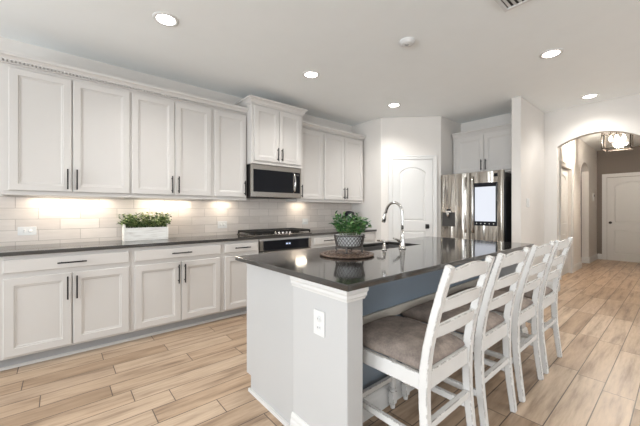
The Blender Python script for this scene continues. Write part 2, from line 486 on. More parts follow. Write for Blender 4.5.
# pantry door on the angled wall
e = Vector((-3.066, 4.144, 0))
d1 = struct(thing('door_1', 'white two-panel pantry door with arched top panel in the angled wall', 'door', e, R(45)))
wd = .628
slab_with_panels(wd, 2.05, -.014, .0135, [(.11, wd - .11, .22, .90, 0), (.11, wd - .11, 1.06, 1.93, .085)]).build('door_panel', 'trim_paint', d1, fix=True)
casing(wd, 2.05, .022, .062).build('door_casing', 'trim_paint', d1, bevel=.003)
m = MB(); m.box(.515, .572, -.022, -.0142, .935, 1.008); hd = m.build('rosette', 'black_metal', d1, bevel=.003); hd.name = 'door_handle'
MB().tube([(.543, -.022, .972), (.543, -.055, .972)], .010, 12).box(.520, .567, -.062, -.046, .949, .996).build('knob', 'black_metal', hd, bevel=.003)

# front door at the end of the hall
d2 = struct(thing('door_2', 'white two-panel door closing the far end of the hall', 'door', (-1.238, 10.429, 0), 0))
slab_with_panels(.83, 2.04, -.022, .0215, [(.13, .70, .17, .74, 0), (.13, .70, .93, 1.93, .11)]).build('door_panel', 'trim_paint', d2)
casing(.83, 2.045, .03, .085).build('door_casing', 'trim_paint', d2, bevel=.003)
mk = MB().lathe([(.0, 0), (.028, 0), (.028, .006), (.012, .01), (.012, .035), (.026, .045), (.03, .06), (.022, .072), (.0, .075)], 16, mat=Matrix.Translation((.065, -.022, .93)) @ Matrix.Rotation(R(90), 4, 'X'))
mk.build('door_knob', 'bronze', d2)
# side door in the hall's left wall
d3 = struct(thing('door_3', 'white cased doorway on the left side of the hall', 'door', (-1.43, D0, 0), R(90)))
slab_with_panels(D1 - D0 - .004, 2.025, .05, .035, [(.12, D1 - D0 - .12, .2, .8, 0), (.12, D1 - D0 - .12, .98, 1.9, .08)]).build('door_panel', 'trim_paint', d3, loc=(.002, 0, 0))
casing(D1 - D0, 2.03, .02, .085, 0).build('door_casing', 'trim_paint', d3, bevel=.003)


# ------------------------------------------------------------------ cabinets
def pull(x, z, L, y, vert=True):
    """black bar pull standing off a face at y (front -y)"""
    m = MB(); r = .0055; s_ = .03
    if vert:
        m.box(x - r, x + r, y - s_ - 2 * r, y - s_, z - L / 2, z + L / 2)
        for q in (-.36, .36): m.box(x - .0045, x + .0045, y - s_, y, z + q * L - .0045, z + q * L + .0045)
    else:
        m.box(x - L / 2, x + L / 2, y - s_ - 2 * r, y - s_, z - r, z + r)
        for q in (-.36, .36): m.box(x + q * L - .0045, x + q * L + .0045, y - s_, y, z - .0045, z + .0045)
    return m


def shaker(x0, x1, z0, z1, yf, fr=.058):
    """door board standing .019 proud of the frame at yf"""
    y = yf - .019
    return MB().panel(x0, x1, z0, z1, yf - .0005, [(0, y + .004), (.004, y), (fr, y), (fr + .004, y + .0065), (fr + .011, y + .0065), (fr + .019, y + .0105)])


def base_cabinet(label, y0, y1, cols, extra_left=0.0):
    """cols: list of ('pair'|'single', x0, x1, handle side)"""
    t_ = thing('base_cabinet', label, 'cabinet', (WX, y0, 0), R(90), 'base cabinets under the wall worktop')
    L = y1 - y0; dep = .545   # face frame plane at local y = -dep
    MB().box(0, L, -dep, -.002, .098, .883).build('cabinet_body', 'cabinet_paint', t_, bevel=.002)
    MB().box(0, L, -dep + .075, -.02, 0, .098).build('toe_kick', 'toe_shade_paint', t_)
    MB().prism([(-dep + .075, 0), (-dep + .058, 0), (-dep + .060, .012), (-dep + .067, .018), (-dep + .075, .020)], 0, L, 'x').build('shoe_molding', 'cabinet_paint', t_)
    for kind, x0, x1, side in cols:
        dr = MB().panel(x0, x1, .752, .852, -dep - .0005, [(0, -dep - .015), (.004, -dep - .019), (.012, -dep - .019)]).build('drawer', 'cabinet_paint', t_)
        pull((x0 + x1) / 2, .803, .19, -dep - .019, False).build('handle', 'black_metal', dr, bevel=.0015)
        if kind == 'pair':
            xm = (x0 + x1) / 2
            for a, b, hx in ((x0, xm - .004, xm - .030), (xm + .004, x1, xm + .030)):
                d = shaker(a, b, .115, .712, -dep).build('door', 'cabinet_paint', t_)
                pull(hx, .593, .19, -dep - .019).build('handle', 'black_metal', d, bevel=.0015)
        else:
            d = shaker(x0, x1, .115, .712, -dep).build('door', 'cabinet_paint', t_)
            pull(x0 + .03 if side == 'l' else x1 - .03, .593, .19, -dep - .019).build('handle', 'black_metal', d, bevel=.0015)
    return t_


base_cabinet('white two-door base cabinet at the left end of the run, below the left outlet', -.50, .507, [('pair', .172, .985, '')])
base_cabinet('white two-door base cabinet below the whitewashed planter box', .507, 1.376, [('pair', .024, .845, '')])
base_cabinet('narrow white single-door base cabinet just left of the oven', 1.376, 1.832, [('single', .026, .432, 'r')])
base_cabinet('white base cabinet right of the oven, showing one drawer pull beside the leafy plant', 2.632, 3.20, [('single', .05, .55, 'l')])
base_cabinet('white base cabinet at the far right end against the pantry wall', 3.20, 4.008, [('pair', .03, .765, '')])


CROWN_SMALL = [(0, 0), (-.016, 0), (-.018, .010), (-.030, .026), (-.042, .034), (-.042, .056), (0, .056)]
CROWN = [(0, 0), (-.010, 0), (-.010, .012), (-.018, .020), (-.024, .036), (-.040, .058), (-.052, .064), (-.052, .082), (0, .082)]


def wall_cabinet(label, y0, y1, z0, zt, dep, doors, hl=.18, left_return=False, right_return=False, rope=True, wx=WX, rotz=R(90), at=None, crown_h=.082, hz=None):
    """doors: (x0,x1,handle side)"""
    t_ = thing('wall_cabinet', label, 'cabinet', at or (wx, y0, z0), rotz, 'upper wall cabinets')
    L = y1 - y0; h = zt - z0
    m = MB().box(0, L, -dep, -.002, .034, h).box(0, L, -dep, -dep + .02, 0, .0339).box(0, .016, -dep + .0201, -.012, 0, .0339).box(L - .016, L, -dep + .0201, -.012, 0, .0339); m.build('cabinet_body', 'cabinet_paint', t_, bevel=.002)
    for x0, x1, side in doors:
        d = shaker(x0, x1, .038, h - (.098 if rope else .03), -dep, .055).build('door', 'cabinet_paint', t_)
        hx = x0 + .028 if side == 'l' else x1 - .028
        pull(hx, .038 + .02 + hl / 2, hl, -dep - .019).build('handle', 'black_metal', d, bevel=.0015)
    # crown, mitred round the ends where they show
    P_ = CROWN_SMALL if rope else CROWN; zc = h - .044 if rope else h - .006; m = MB(); n = len(P_)
    vs = []
    for xe, s_ in ((0, -1 if left_return else 0), (L, 1 if right_return else 0)):
        vs += [(xe + s_ * (-p[0]), -dep + p[0], zc + p[1]) for p in P_]
    fs = [(i, i + n, (i + 1) % n + n, (i + 1) % n) for i in range(n)] + [tuple(range(n)), tuple(range(2 * n - 1, n - 1, -1))]
    m.add(vs, fs)
    for flag, xe, s_ in ((left_return, 0, -1), (right_return, L, 1)):
        if flag:
            v2 = [(xe + s_ * (-p[0]), -dep + p[0], zc + p[1]) for p in P_] + [(xe + s_ * (-p[0]), -.002, zc + p[1]) for p in P_]
            m.add(v2, fs)
    ct = P_[-1][1]; m.box(0, L, -dep, -.002, zc + ct - .02, zc + ct)
    m.build('crown_molding', 'cabinet_paint', t_)
    if rope:
        m = MB(); k = int(L / .024)
        for i in range(k):
            x = (i + .5) * L / k; m.box(x - .0062, x + .0062, -dep - .022, -dep - .0005, zc - .017, zc - .0005)
        m.box(0, L, -dep - .022, -dep - .0005, zc - .026, zc - .0195)
        m.build('dentil_trim', 'cabinet_paint', t_)
    return t_


UD = .30
wall_cabinet('white two-door upper cabinet farthest left', -.375, .535, 1.357, 2.498, UD, [(.055, .455, 'r'), (.464, .902, 'l')], left_return=True)
wall_cabinet('white two-door upper cabinet above the whitewashed planter box', .535, 1.358, 1.357, 2.498, UD, [(.012, .407, 'r'), (.416, .806, 'l')])
wall_cabinet('white single-door upper cabinet just left of the microwave', 1.358, 1.797, 1.357, 2.498, UD, [(.024, .425, 'r')])
wall_cabinet('raised deeper white two-door cabinet directly above the microwave', 1.799, 2.578, 1.812, 2.552, .43, [(.03, .385, 'r'), (.393, .745, 'l')], hl=.165, left_return=True, right_return=True, rope=False)
wall_cabinet('white single-door upper cabinet just right of the microwave', 2.580, 3.068, 1.357, 2.498, UD, [(.03, .468, 'l')])
wall_cabinet('white two-door upper cabinet above the leafy island plant, next to the pantry wall', 3.068, 3.972, 1.357, 2.498, UD, [(.02, .446, 'r'), (.454, .882, 'l')], right_return=True)
wall_cabinet('white two-door cabinet above the refrigerator', 0, .99, 1.80, 2.432, .315, [(.06, .49, 'r'), (.50, .94, 'l')], hl=.165, left_return=False, rope=False, at=(-2.505, 5.37, 1.80), rotz=0)

# wall worktop, backsplash
m = MB().box(WX + .001, -3.285, -.60, 4.008, .884, .914)
tag(m.build('countertop', 'quartz', bevel=.003), 'long dark grey polished worktop along the cabinet wall', 'countertop')
sp = MB().box(WX + .0005, WX + .009, -.75, 3.992, .9145, 1.355)
sp.box(WX + .0005, WX + .009, 1.802, 2.575, 1.355, 1.395)
struct(sp.build('backsplash', 'splash_tile'), 'beige subway tile backsplash above the wall worktop', 'backsplash')

# under-cabinet light bars
for lab, yc, ln in (('slim lit light bar under the farthest left upper cabinet', .10, .62), ('slim lit light bar under the upper cabinet above the planter box', .94, .56),
                    ('slim lit light bar under the single upper cabinet left of the microwave', 1.58, .26), ('slim lit light bar under the single upper cabinet right of the microwave', 2.80, .22)):
    t_ = thing('under_cabinet_light', lab, 'light', (WX + .105, yc, 1.3905), 0, 'light bars under the upper cabinets')
    MB().box(-.02, .02, -ln / 2, ln / 2, -.012, 0).build('housing', 'white_plastic', t_)
    MB().box(-.015, .015, -ln / 2 + .01, ln / 2 - .01, -.0145, -.0121).build('lens', 'bar_lens', t_)
    a = area('bar_lamp', (WX + .105, yc, 1.371), (-.25, 0, -1), ln - .04, .03, BAR_POWER * ln / .5, (1, .87, .70))
    a.rotation_euler = (0, R(-12), R(0)); a.data.size = .03; a.data.size_y = ln - .04


# ------------------------------------------------------------------ appliances
mw = thing('microwave', 'stainless over-the-range microwave with black glass door above the cooktop', 'microwave', (WX, 1.803, 1.402), R(90))
MB().box(0, .768, -.375, -.011, 0, .405).build('body', 'black_metal', mw)
MB().box(0, .768, -.41, -.376, .0, .408).build('front_frame', 'steel', mw, bevel=.003)
MB().box(.03, .63, -.416, -.4105, .062, .345).build('door_glass', 'black_glass', mw, bevel=.002)
MB().box(.645, .745, -.416, -.4105, .062, .345).build('control_panel', 'black_glass', mw, bevel=.002)
hp = [(.64, -.424 - .028 * math.sin(PI * i / 12), .075 + .255 * i / 12) for i in range(13)]
MB().tube(hp, .0125, 10).build('handle', 'chrome', mw)
MB().box(.66, .73, -.4172, -.4165, .30, .325).build('display', 'dark_slot', mw)
MB().box(.05, .72, -.36, -.06, -.006, 0).build('vent_grille', 'dark_slot', mw)

ov = thing('oven', 'built-in under-counter oven with black control panel below the cooktop', 'oven', (WX, 1.842, 0), R(90))
MB().box(0, .78, -.54, -.02, .1, .8825).build('body', 'dark_slot', ov)
for xa in (0, .736): MB().box(xa, xa + .044, -.565, -.5405, .735, .856).build('side_trim', 'steel', ov, bevel=.002)
MB().box(0, .78, -.548, -.5405, .8565, .8825).build('top_filler', 'cabinet_paint', ov)
MB().box(.0445, .7355, -.571, -.5405, .742, .855).build('control_panel', 'black_glass', ov, bevel=.002)
m = MB()
for i, x in enumerate((.37, .385, .41, .425)): m.box(x, x + .010, -.5722, -.5712, .797, .815)
m.build('clock_display', 'led_digits', ov)
MB().box(0, .78, -.575, -.5405, .14, .725).build('oven_door', 'steel', ov, bevel=.003)
MB().box(.1, .68, -.579, -.5755, .24, .60).build('door_glass', 'black_glass', ov)
MB().tube([(.06, -.62, .675), (.72, -.62, .675)], .012, 12).box(.08, .10, -.62, -.575, .667, .683).box(.68, .70, -.62, -.575, .667, .683).build('handle', 'steel', ov)
MB().box(0, .78, -.47, -.03, 0, .0995).build('toe_kick', 'cabinet_paint', ov)

ck = thing('cooktop', 'stainless gas cooktop with black cast-iron grates set in the wall worktop', 'cooktop', (WX, 1.775, .9145), R(90))
MB().box(0, .895, -.535, -.065, 0, .012).build('burner_tray', 'steel', ck, bevel=.004)
m = MB()
for x0, x1 in ((.02, .295), (.31, .585), (.60, .875)):
    y0, y1, z = -.50 if x0 < .3 or x0 > .59 else -.42, -.08, .036
    b = .009
    for y in (y0, y1): m.box(x0, x1, y - b, y + b, z - .006, z + .02)
    for x in (x0, x1): m.box(x - b, x + b, y0, y1, z - .006, z + .02)
    xc = (x0 + x1) / 2
    m.box(xc - b, xc + b, y0, y1, z + .003, z + .018)
    for q in (.2, .4, .6, .8): yy = y0 + (y1 - y0) * q; m.box(x0, x1, yy - b, yy + b, z + .003, z + .018)
    for x in (x0, x1):
        for y in (y0, y1): m.box(x - .009, x + .009, y - .009, y + .009, .012, z + .004)
m.build('grate', 'cast_iron', ck, bevel=.002)
for x, y, r in ((.157, -.39, .04), (.157, -.18, .035), (.447, -.25, .05), (.737, -.39, .035), (.737, -.18, .045)):
    MB().lathe([(0, .012), (r, .012), (r, .02), (r * .72, .022), (r * .72, .03), (0, .031)], 20, (x, y, 0)).build('burner', 'cast_iron', ck)
for i in range(5):
    MB().lathe([(0, .012), (.022, .012), (.022, .016), (.017, .018), (.015, .04), (0, .041)], 16, (.33 + .058 * i, -.475, 0)).build('knob', 'chrome', ck)

# refrigerator
fr = thing('refrigerator', 'stainless french-door refrigerator with a lit touchscreen on the right door', 'refrigerator', (-2.495, 4.60, 0), 0)
MB().box(.002, .908, .075, .74, .03, 1.755).build('cabinet_body', 'black_ceramic', fr, bevel=.004)
for x in (.06, .85): MB().box(x - .03, x + .03, .15, .2, 0, .03).build('foot', 'black_metal', fr)


def bulged(x0, x1, z0, z1, inner):
    """door skin with rounded vertical edges; inner edge rolls back to form the grip"""
    n = 18; pr = []
    for i in range(n + 1):
        f_ = i / n; x = x0 + (x1 - x0) * f_
        e_ = min(f_, 1 - f_) * (x1 - x0)
        y = .0 + .016 * max(0, 1 - e_ / .022) ** 2
        pr.append((x, y - .006 * math.sin(PI * f_)))
    return MB().prism([(p[0], p[1]) for p in pr] + [(x1, .072), (x0, .072)], z0, z1, 'z')


dl = bulged(.003, .452, .80, 1.785, 1).build('left_door', 'fridge_steel', fr, bevel=.003); dl.name = 'door'
dr = bulged(.458, .907, .80, 1.785, -1).build('door', 'fridge_steel', fr, bevel=.003)
for z0, z1 in ((.43, .792), (.06, .422)):
    q = bulged(.003, .907, z0, z1, 0).build('freezer_drawer', 'fridge_steel', fr, bevel=.003)
    MB().tube([(.08, -.045, z1 - .05), (.83, -.045, z1 - .05)], .012, 10).box(.1, .12, -.045, .0, z1 - .06, z1 - .04).box(.79, .81, -.045, 0, z1 - .06, z1 - .04).build('handle', 'chrome', q)
for x, par, s_ in ((.405, dl, -1), (.505, dr, 1)):
    pts = [(x + s_ * .016 * math.sin(PI * i / 16), -.014 - .036 * math.sin(PI * i / 16) ** .7, .90 + .82 * i / 16) for i in range(17)]
    MB().tube(pts, .0125, 10).build('handle', 'chrome', par)
# dispenser in the left door
m = MB().box(.03, .26, -.010, -.0062, .98, 1.305); m.build('dispenser_frame', 'fridge_steel', dl, bevel=.002)
MB().box(.042, .248, -.0125, -.0102, .985, 1.20).build('dispenser_recess', 'dark_slot', dl)
m = MB().tube([(.145, -.03, 1.20), (.145, -.034, 1.165), (.145, -.02, 1.12)], [.03, .022, .012], 12); m.box(.10, .19, -.03, -.0126, 1.195, 1.225); m.build('dispenser_spout', 'chrome', dl)
MB().box(.115, .175, -.017, -.0126, 1.225, 1.25).build('dispenser_buttons', 'black_glass', dl)
# touchscreen in the right door
sc = MB().box(.527, .833, -.014, -.0062, 1.012, 1.622).build('touchscreen', 'black_glass', dr, bevel=.002)
MB().box(.542, .818, -.0152, -.0142, 1.075, 1.565).build('lit_display', 'screen', sc)
m = MB()
for i in range(5): m.lathe([(0, 0), (.006, 0), (.006, .001), (0, .001)], 10, mat=Matrix.Translation((.565 + .057 * i, -.0142, 1.043)) @ Matrix.Rotation(R(90), 4, 'X'))
m.build('touch_keys', 'white_plastic', sc)
MB().box(.795, .835, -.010, -.004, 1.70, 1.745).build('badge', 'black_glass', dr)

# ------------------------------------------------------------------ island
isl = thing('kitchen_island', 'white kitchen island with a panelled end and seating recess below the dark top', 'island', (0, 0, 0))
IX0, IXK, IX1 = -1.965, -1.215, -.965
m = MB().box(IX0, -1.385, 1.012, 1.76, .105, .882).box(IX0, -1.385, 2.60, 3.36, .105, .882).box(IX0, -1.947, 1.7605, 2.5995, .105, .882).box(-1.40, -1.385, 1.7605, 2.5995, .105, .882).box(-1.9465, -1.4005, 1.7605, 2.5995, .105, .125); m.build('cabinet_body', 'island_paint', isl, bevel=.002)
MB().box(IX0 + .075, -1.385, 1.012, 3.36, 0, .105).build('toe_kick', 'island_paint', isl)
MB().prism([(IX0, .105), (IX0 + .06, .105), (IX0 + .06, 0), (-1.383, 0), (-1.383, .882), (IX0, .882)], .992, 1.0115, 'y').build('end_panel', 'island_paint', isl, bevel=.002)
MB().box(IX0 + .05, -1.385, .978, .9915, 0, .02).build('shoe_molding', 'trim_paint', isl)
PX0 = -1.382
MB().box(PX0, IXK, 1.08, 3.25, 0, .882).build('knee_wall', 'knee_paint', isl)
ew = MB().box(PX0, IX1, .972, 1.079, 0, .882).build('end_wall', 'post_paint', isl, bevel=.006)
fw = MB().box(PX0, IX1, 3.251, 3.36, 0, .882).build('end_wall', 'post_paint', isl, bevel=.006)
TR = [(0, 0), (.006, 0), (.008, .010), (.013, .016), (.013, .030), (.018, .040), (.018, .062), (0, .062)]
BB = [(0, 0), (.016, 0), (.016, .085), (.012, .097), (.012, .112), (.006, .128), (0, .13)]


def wrap(m, prof, z, x0, x1, y0, y1):
    """moulding round the left face (-y), right face (+x) and back of an end wall, mitred"""
    loops = []
    for (x, y, sx, sy) in ((x0, y0, 0, -1), (x1, y0, 1, -1), (x1, y1, 1, 1)):
        loops.append([(x + sx * p[0], y + sy * p[0], z + p[1]) for p in prof])
    n = len(prof); vs = [p for lp in loops for p in lp]; fs = [tuple(range(n)), tuple(range(3 * n - 1, 2 * n - 1, -1))]
    for a in range(2):
        for k in range(n): fs.append((a * n + k, (a + 1) * n + k, (a + 1) * n + (k + 1) % n, a * n + (k + 1) % n))
    m.add(vs, fs)


m = MB(); wrap(m, TR, .8195, PX0, IX1, .972, 1.079); m.build('cap_trim', 'trim_paint', isl)
m = MB(); wrap(m, TR, .8195, PX0, IX1, 3.251, 3.36); m.build('cap_trim', 'trim_paint', isl)
m = MB(); wrap(m, BB, 0, PX0, IX1, .972, 1.079); m.build('baseboard', 'trim_paint', isl)
m = MB(); wrap(m, BB, 0, PX0, IX1, 3.251, 3.36); m.build('baseboard', 'trim_paint', isl)
MB().prism([(IXK + p[0], p[1]) for p in BB], 1.08, 3.25, 'y').build('baseboard', 'trim_paint', isl)
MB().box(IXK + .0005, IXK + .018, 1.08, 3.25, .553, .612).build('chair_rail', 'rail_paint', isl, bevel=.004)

# island top with a sink cut-out
SX0, SX1, SY0, SY1 = -1.93, -1.575, 1.80, 2.55
CX0, CX1, CY0, CY1 = -2.005, -.915, .925, 3.42
vs = [(CX0, CY0), (CX1, CY0), (CX1, CY1), (CX0, CY1), (SX0, SY0), (SX1, SY0), (SX1, SY1), (SX0, SY1)]
m = MB(); V3 = [(x, y, z) for z in (.884, .914) for x, y in vs]
fs = []
for k in range(4):
    a, b = k, (k + 1) % 4
    fs += [(a, a + 4, b + 4, b)[::1], (8 + a, 8 + b, 12 + b, 12 + a), (a, b, 8 + b, 8 + a), (4 + a, 12 + a, 12 + b, 4 + b)]
m.add(V3, fs)
tag(m.build('island_countertop', 'quartz', bevel=.004), 'dark grey polished stone top of the island', 'countertop')
sk = thing('sink', 'undermount stainless sink basin sunk in the island top', 'sink', ((SX0 + SX1) / 2, (SY0 + SY1) / 2, .884))
hw, hl = (SX1 - SX0) / 2, (SY1 - SY0) / 2
m = MB(); lo = []
for ins, z in ((-.012, -.0005), (0, -.0005), (.006, -.09), (.02, -.195), (.05, -.2)):
    lo.append([(-hw + ins, -hl + ins, z), (hw - ins, -hl + ins, z), (hw - ins, hl - ins, z), (-hw + ins, hl - ins, z)])
vs = [p for l_ in lo for p in l_]; fs = [(16, 17, 18, 19)]
for a in range(4):
    for k in range(4): fs.append((4 * a + k, 4 * a + (k + 1) % 4, 4 * a + 4 + (k + 1) % 4, 4 * a + 4 + k))
m.add(vs, fs); bs = m.build('basin', 'basin_steel', sk, fix=False)
MB().lathe([(0, -.1995), (.045, -.1995), (.045, -.197), (.03, -.1965), (0, -.198)], 20).build('drain', 'chrome', sk)

fc = thing('faucet', 'tall chrome gooseneck pull-down faucet beside the island sink', 'faucet', (-1.495, 2.15, .9145))
MB().lathe([(0, 0), (.030, 0), (.030, .006), (.025, .012), (.022, .03), (.0205, .075), (.017, .09), (.0135, .12), (.0115, .16), (0, .16)], 20).build('body', 'chrome', fc)
pts = [(0, 0, .14), (0, 0, .2), (0, 0, .28)]
for i in range(1, 13):
    a = PI * i / 12 * .95; pts.append((-.083 * (1 - math.cos(a)), 0, .288 + .093 * math.sin(a)))
pts += [(-.176, 0, .287)]
MB().tube(pts, .0112, 14).build('spout', 'chrome', fc)
MB().tube([(-.174, 0, .295), (-.179, 0, .275), (-.187, 0, .240), (-.193, 0, .212)], [.0125, .0145, .018, .016], 14).build('spray_head', 'chrome', fc)
MB().tube([(0, -.018, .062), (0, -.045, .066)], .011, 12).tube([(0, -.045, .066), (-.005, -.085, .085), (-.008, -.11, .092)], [.011, .007, .006], 10).build('lever_handle', 'chrome', fc)
sd = thing('soap_dispenser', 'small chrome soap dispenser left of the faucet on the island', 'soap dispenser', (-1.535, 1.965, .9145))
MB().lathe([(0, 0), (.021, 0), (.021, .005), (.014, .009), (.013, .04), (.009, .045), (.009, .058), (0, .058)], 16).build('base', 'chrome', sd)
MB().tube([(0, 0, .056), (0, 0, .068), (-.012, 0, .074), (-.07, 0, .070)], [.008, .009, .008, .006], 10).build('nozzle', 'chrome', sd)


# ------------------------------------------------------------------ stools
def make_stool(label):
    t_ = thing('counter_stool', label, 'stool', (0, 0, 0), R(-90), 'ladder-back counter stools along the island')
    hx = .199
    prof = [(0, 0), (-.018, .14), (-.035, .29), (-.041, .43), (-.039, .54), (-.022, .66), (.004, .77), (.036, .89), (.062, .975), (.073, 1.008)]
    # smooth the post line
    def interp(z):
        for (y0, z0), (y1, z1) in zip(prof[:-1], prof[1:]):
            if z0 <= z <= z1: return y0 + (y1 - y0) * (z - z0) / (z1 - z0)
        return prof[-1][0]
    zs = [1.008 * i / 26 for i in range(27)]
    ys = [interp(z) for z in zs]
    for _ in range(3): ys = [ys[0]] + [(ys[i - 1] + 2 * ys[i] + ys[i + 1]) / 4 for i in range(1, 26)] + [ys[-1]]
    yat = lambda z: ys[min(26, max(0, int(round(z / 1.008 * 26))))]
    dd = [.031 + .012 * max(0, 1 - abs(z - .48) / .5) for z in zs]
    ww = [.036] * 27
    for sx in (-1, 1):
        MB().beam([(sx * hx, y, z) for y, z in zip(ys, zs)], ww, dd).build('back_post', 'distressed_white', t_, bevel=.005)
    # curved slats
    def slat(name, z0, z1, crest, thick=.018):
        m = MB(); n = 14; vs = []; fs = []
        for i in range(n + 1):
            f_ = i / n; x = -(hx - .017) + 2 * (hx - .017) * f_; bowy = .020 * math.sin(PI * f_); zt = z1 + crest * math.sin(PI * f_) ** 1.3; zb = z0 + crest * .45 * math.sin(PI * f_)
            yb, yt = yat(z0) + bowy, yat(z1) + bowy
            vs += [(x, yb - thick / 2, zb), (x, yb + thick / 2, zb), (x, yt + thick / 2, zt), (x, yt - thick / 2, zt)]
        for i in range(n):
            for k in range(4): fs.append((4 * i + k, 4 * i + (k + 1) % 4, 4 * i + 4 + (k + 1) % 4, 4 * i + 4 + k))
        fs += [(3, 2, 1, 0), tuple(4 * n + k for k in range(4))]
        m.add(vs, fs); return m.build(name, 'distressed_white', t_, bevel=.003)
    slat('top_rail', .926, .984, .022)
    slat('slat', .803, .858, .014)
    slat('slat', .688, .742, .014)
    # seat frame
    fy = -.508; fx = .212
    m = MB(); z0, z1 = .462, .533
    m.box(-hx + .021, hx - .021, -.052, -.028, z0, z1 + .008)
    m.box(-fx + .02, fx - .02, fy - .012, fy + .012, z0, z1)
    for sx in (-1, 1):
        a, b = Vector((sx * (hx + .004), -.055, 0)), Vector((sx * fx, fy, 0))
        vs = [(a.x - .011, a.y, z0), (a.x + .011, a.y, z0), (b.x + .011, b.y, z0), (b.x - .011, b.y, z0)]
        vs += [(p[0], p[1], z1) for p in vs]
        m.add(vs, [(3, 2, 1, 0), (4, 5, 6, 7), (0, 1, 5, 4), (1, 2, 6, 5), (2, 3, 7, 6), (3, 0, 4, 7)])
    m.build('seat_frame', 'distressed_white', t_, bevel=.003)
    # cushion
    m = MB(); N = 10; vs = []; fs = []
    def cz(u, v): return .052 * (max(0, 1 - abs(u) ** 3.2) ** .5) * (max(0, 1 - abs(v) ** 3.2) ** .5)
    for j in range(N + 1):
        for i in range(N + 1):
            u, v_ = -1 + 2 * i / N, -1 + 2 * j / N
            yy = -.283 + v_ * .245; w_ = .217 + (-v_) * .010
            vs.append((u * w_, yy, z1 + .030 + cz(u, v_)))
    b0 = len(vs)
    for j in range(N + 1):
        for i in range(N + 1):
            u, v_ = -1 + 2 * i / N, -1 + 2 * j / N; vs.append((u * (.209 + (-v_) * .01), -.283 + v_ * .240, z1 + .002))
    for j in range(N):
        for i in range(N):
            a = j * (N + 1) + i; fs.append((a, a + 1, a + N + 2, a + N + 1)); fs.append((b0 + a + N + 1, b0 + a + N + 2, b0 + a + 1, b0 + a))
    rim = [i for i in range(N + 1)] + [(j + 1) * (N + 1) - 1 for j in range(1, N + 1)] + [N * (N + 1) + i for i in range(N - 1, -1, -1)] + [j * (N + 1) for j in range(N - 1, 0, -1)]
    for a, b in zip(rim, rim[1:] + rim[:1]): fs.append((b, a, b0 + a, b0 + b))
    m.add(vs, fs, True); m.build('seat_cushion', 'suede', t_, subsurf=1)
    # front legs: square block at the foot and the seat, turned between
    for sx in (-1, 1):
        m = MB().box(-.021, .021, -.021, .021, .37, .462).box(-.019, .019, -.019, .019, .03, .105)
        m.lathe([(.014, 0), (.016, .03), (.018, .105), (.021, .112), (.021, .122), (.014, .128), (.020, .16), (.0215, .24), (.0215, .33), (.015, .352), (.021, .358), (.021, .366), (.018, .37)], 14)
        m.build('front_leg', 'distressed_white', t_, loc=(sx * (fx - .012), fy + .008, 0), bevel=.002)
    # stretchers
    for sx in (-1, 1):
        MB().beam([(sx * (hx + .002), -.035, .243), (sx * (fx - .012), fy + .012, .243)], .034, .020, Vector((0, 0, 1))).build('stretcher', 'distressed_white', t_, bevel=.002)
    MB().box(-hx + .018, hx - .018, -.048, -.022, .292, .325).build('stretcher', 'distressed_white', t_, bevel=.002)
    MB().box(-fx + .03, fx - .03, fy - .004, fy + .018, .175, .205).build('stretcher', 'distressed_white', t_, bevel=.002)
    return t_


def dup(root, loc, label):
    r = root.copy(); COL.objects.link(r); r.location = loc; r['label'] = label
    for ch in list(root.children):
        c = ch.copy(); COL.objects.link(c); c.parent = r
        for g in list(ch.children):
            d = g.copy(); COL.objects.link(d); d.parent = c
    return r


st = make_stool('distressed white ladder-back stool nearest the camera, by the island end with the outlet')
st.location = (-.672, 1.383, 0)
dup(st, (-.672, 1.921, 0), 'distressed white ladder-back stool second from the island end with the outlet')
dup(st, (-.672, 2.474, 0), 'distressed white ladder-back stool third from the island end with the outlet')
dup(st, (-.672, 3.004, 0), 'distressed white ladder-back stool farthest from the camera, nearest the arched hall opening')


# ------------------------------------------------------------------ plants and small things
def leaf(m, p, d, L, w, rnd, droop=.25):
    d = Vector(d).normalized(); up = Vector((0, 0, 1)); sd_ = d.cross(up)
    if sd_.length < .05: sd_ = Vector((1, 0, 0))
    sd_ = (Matrix.Rotation(rnd.uniform(-.9, .9), 3, d) @ sd_.normalized()); nn = sd_.cross(d)
    p = Vector(p); a = p + d * L * .35 - up * droop * L * .08; b = p + d * L * .75 - up * droop * L * .35; c = p + d * L - up * droop * L * .7
    vs = [p, a + sd_ * w * .5 + nn * w * .12, a, a - sd_ * w * .5 + nn * w * .12, b + sd_ * w * .38 + nn * w * .1, b, b - sd_ * w * .38 + nn * w * .1, c]
    m.add(vs, [(0, 2, 1), (0, 3, 2), (1, 2, 5, 4), (2, 3, 6, 5), (4, 5, 7), (5, 6, 7)], True)


rnd = random.Random(4)
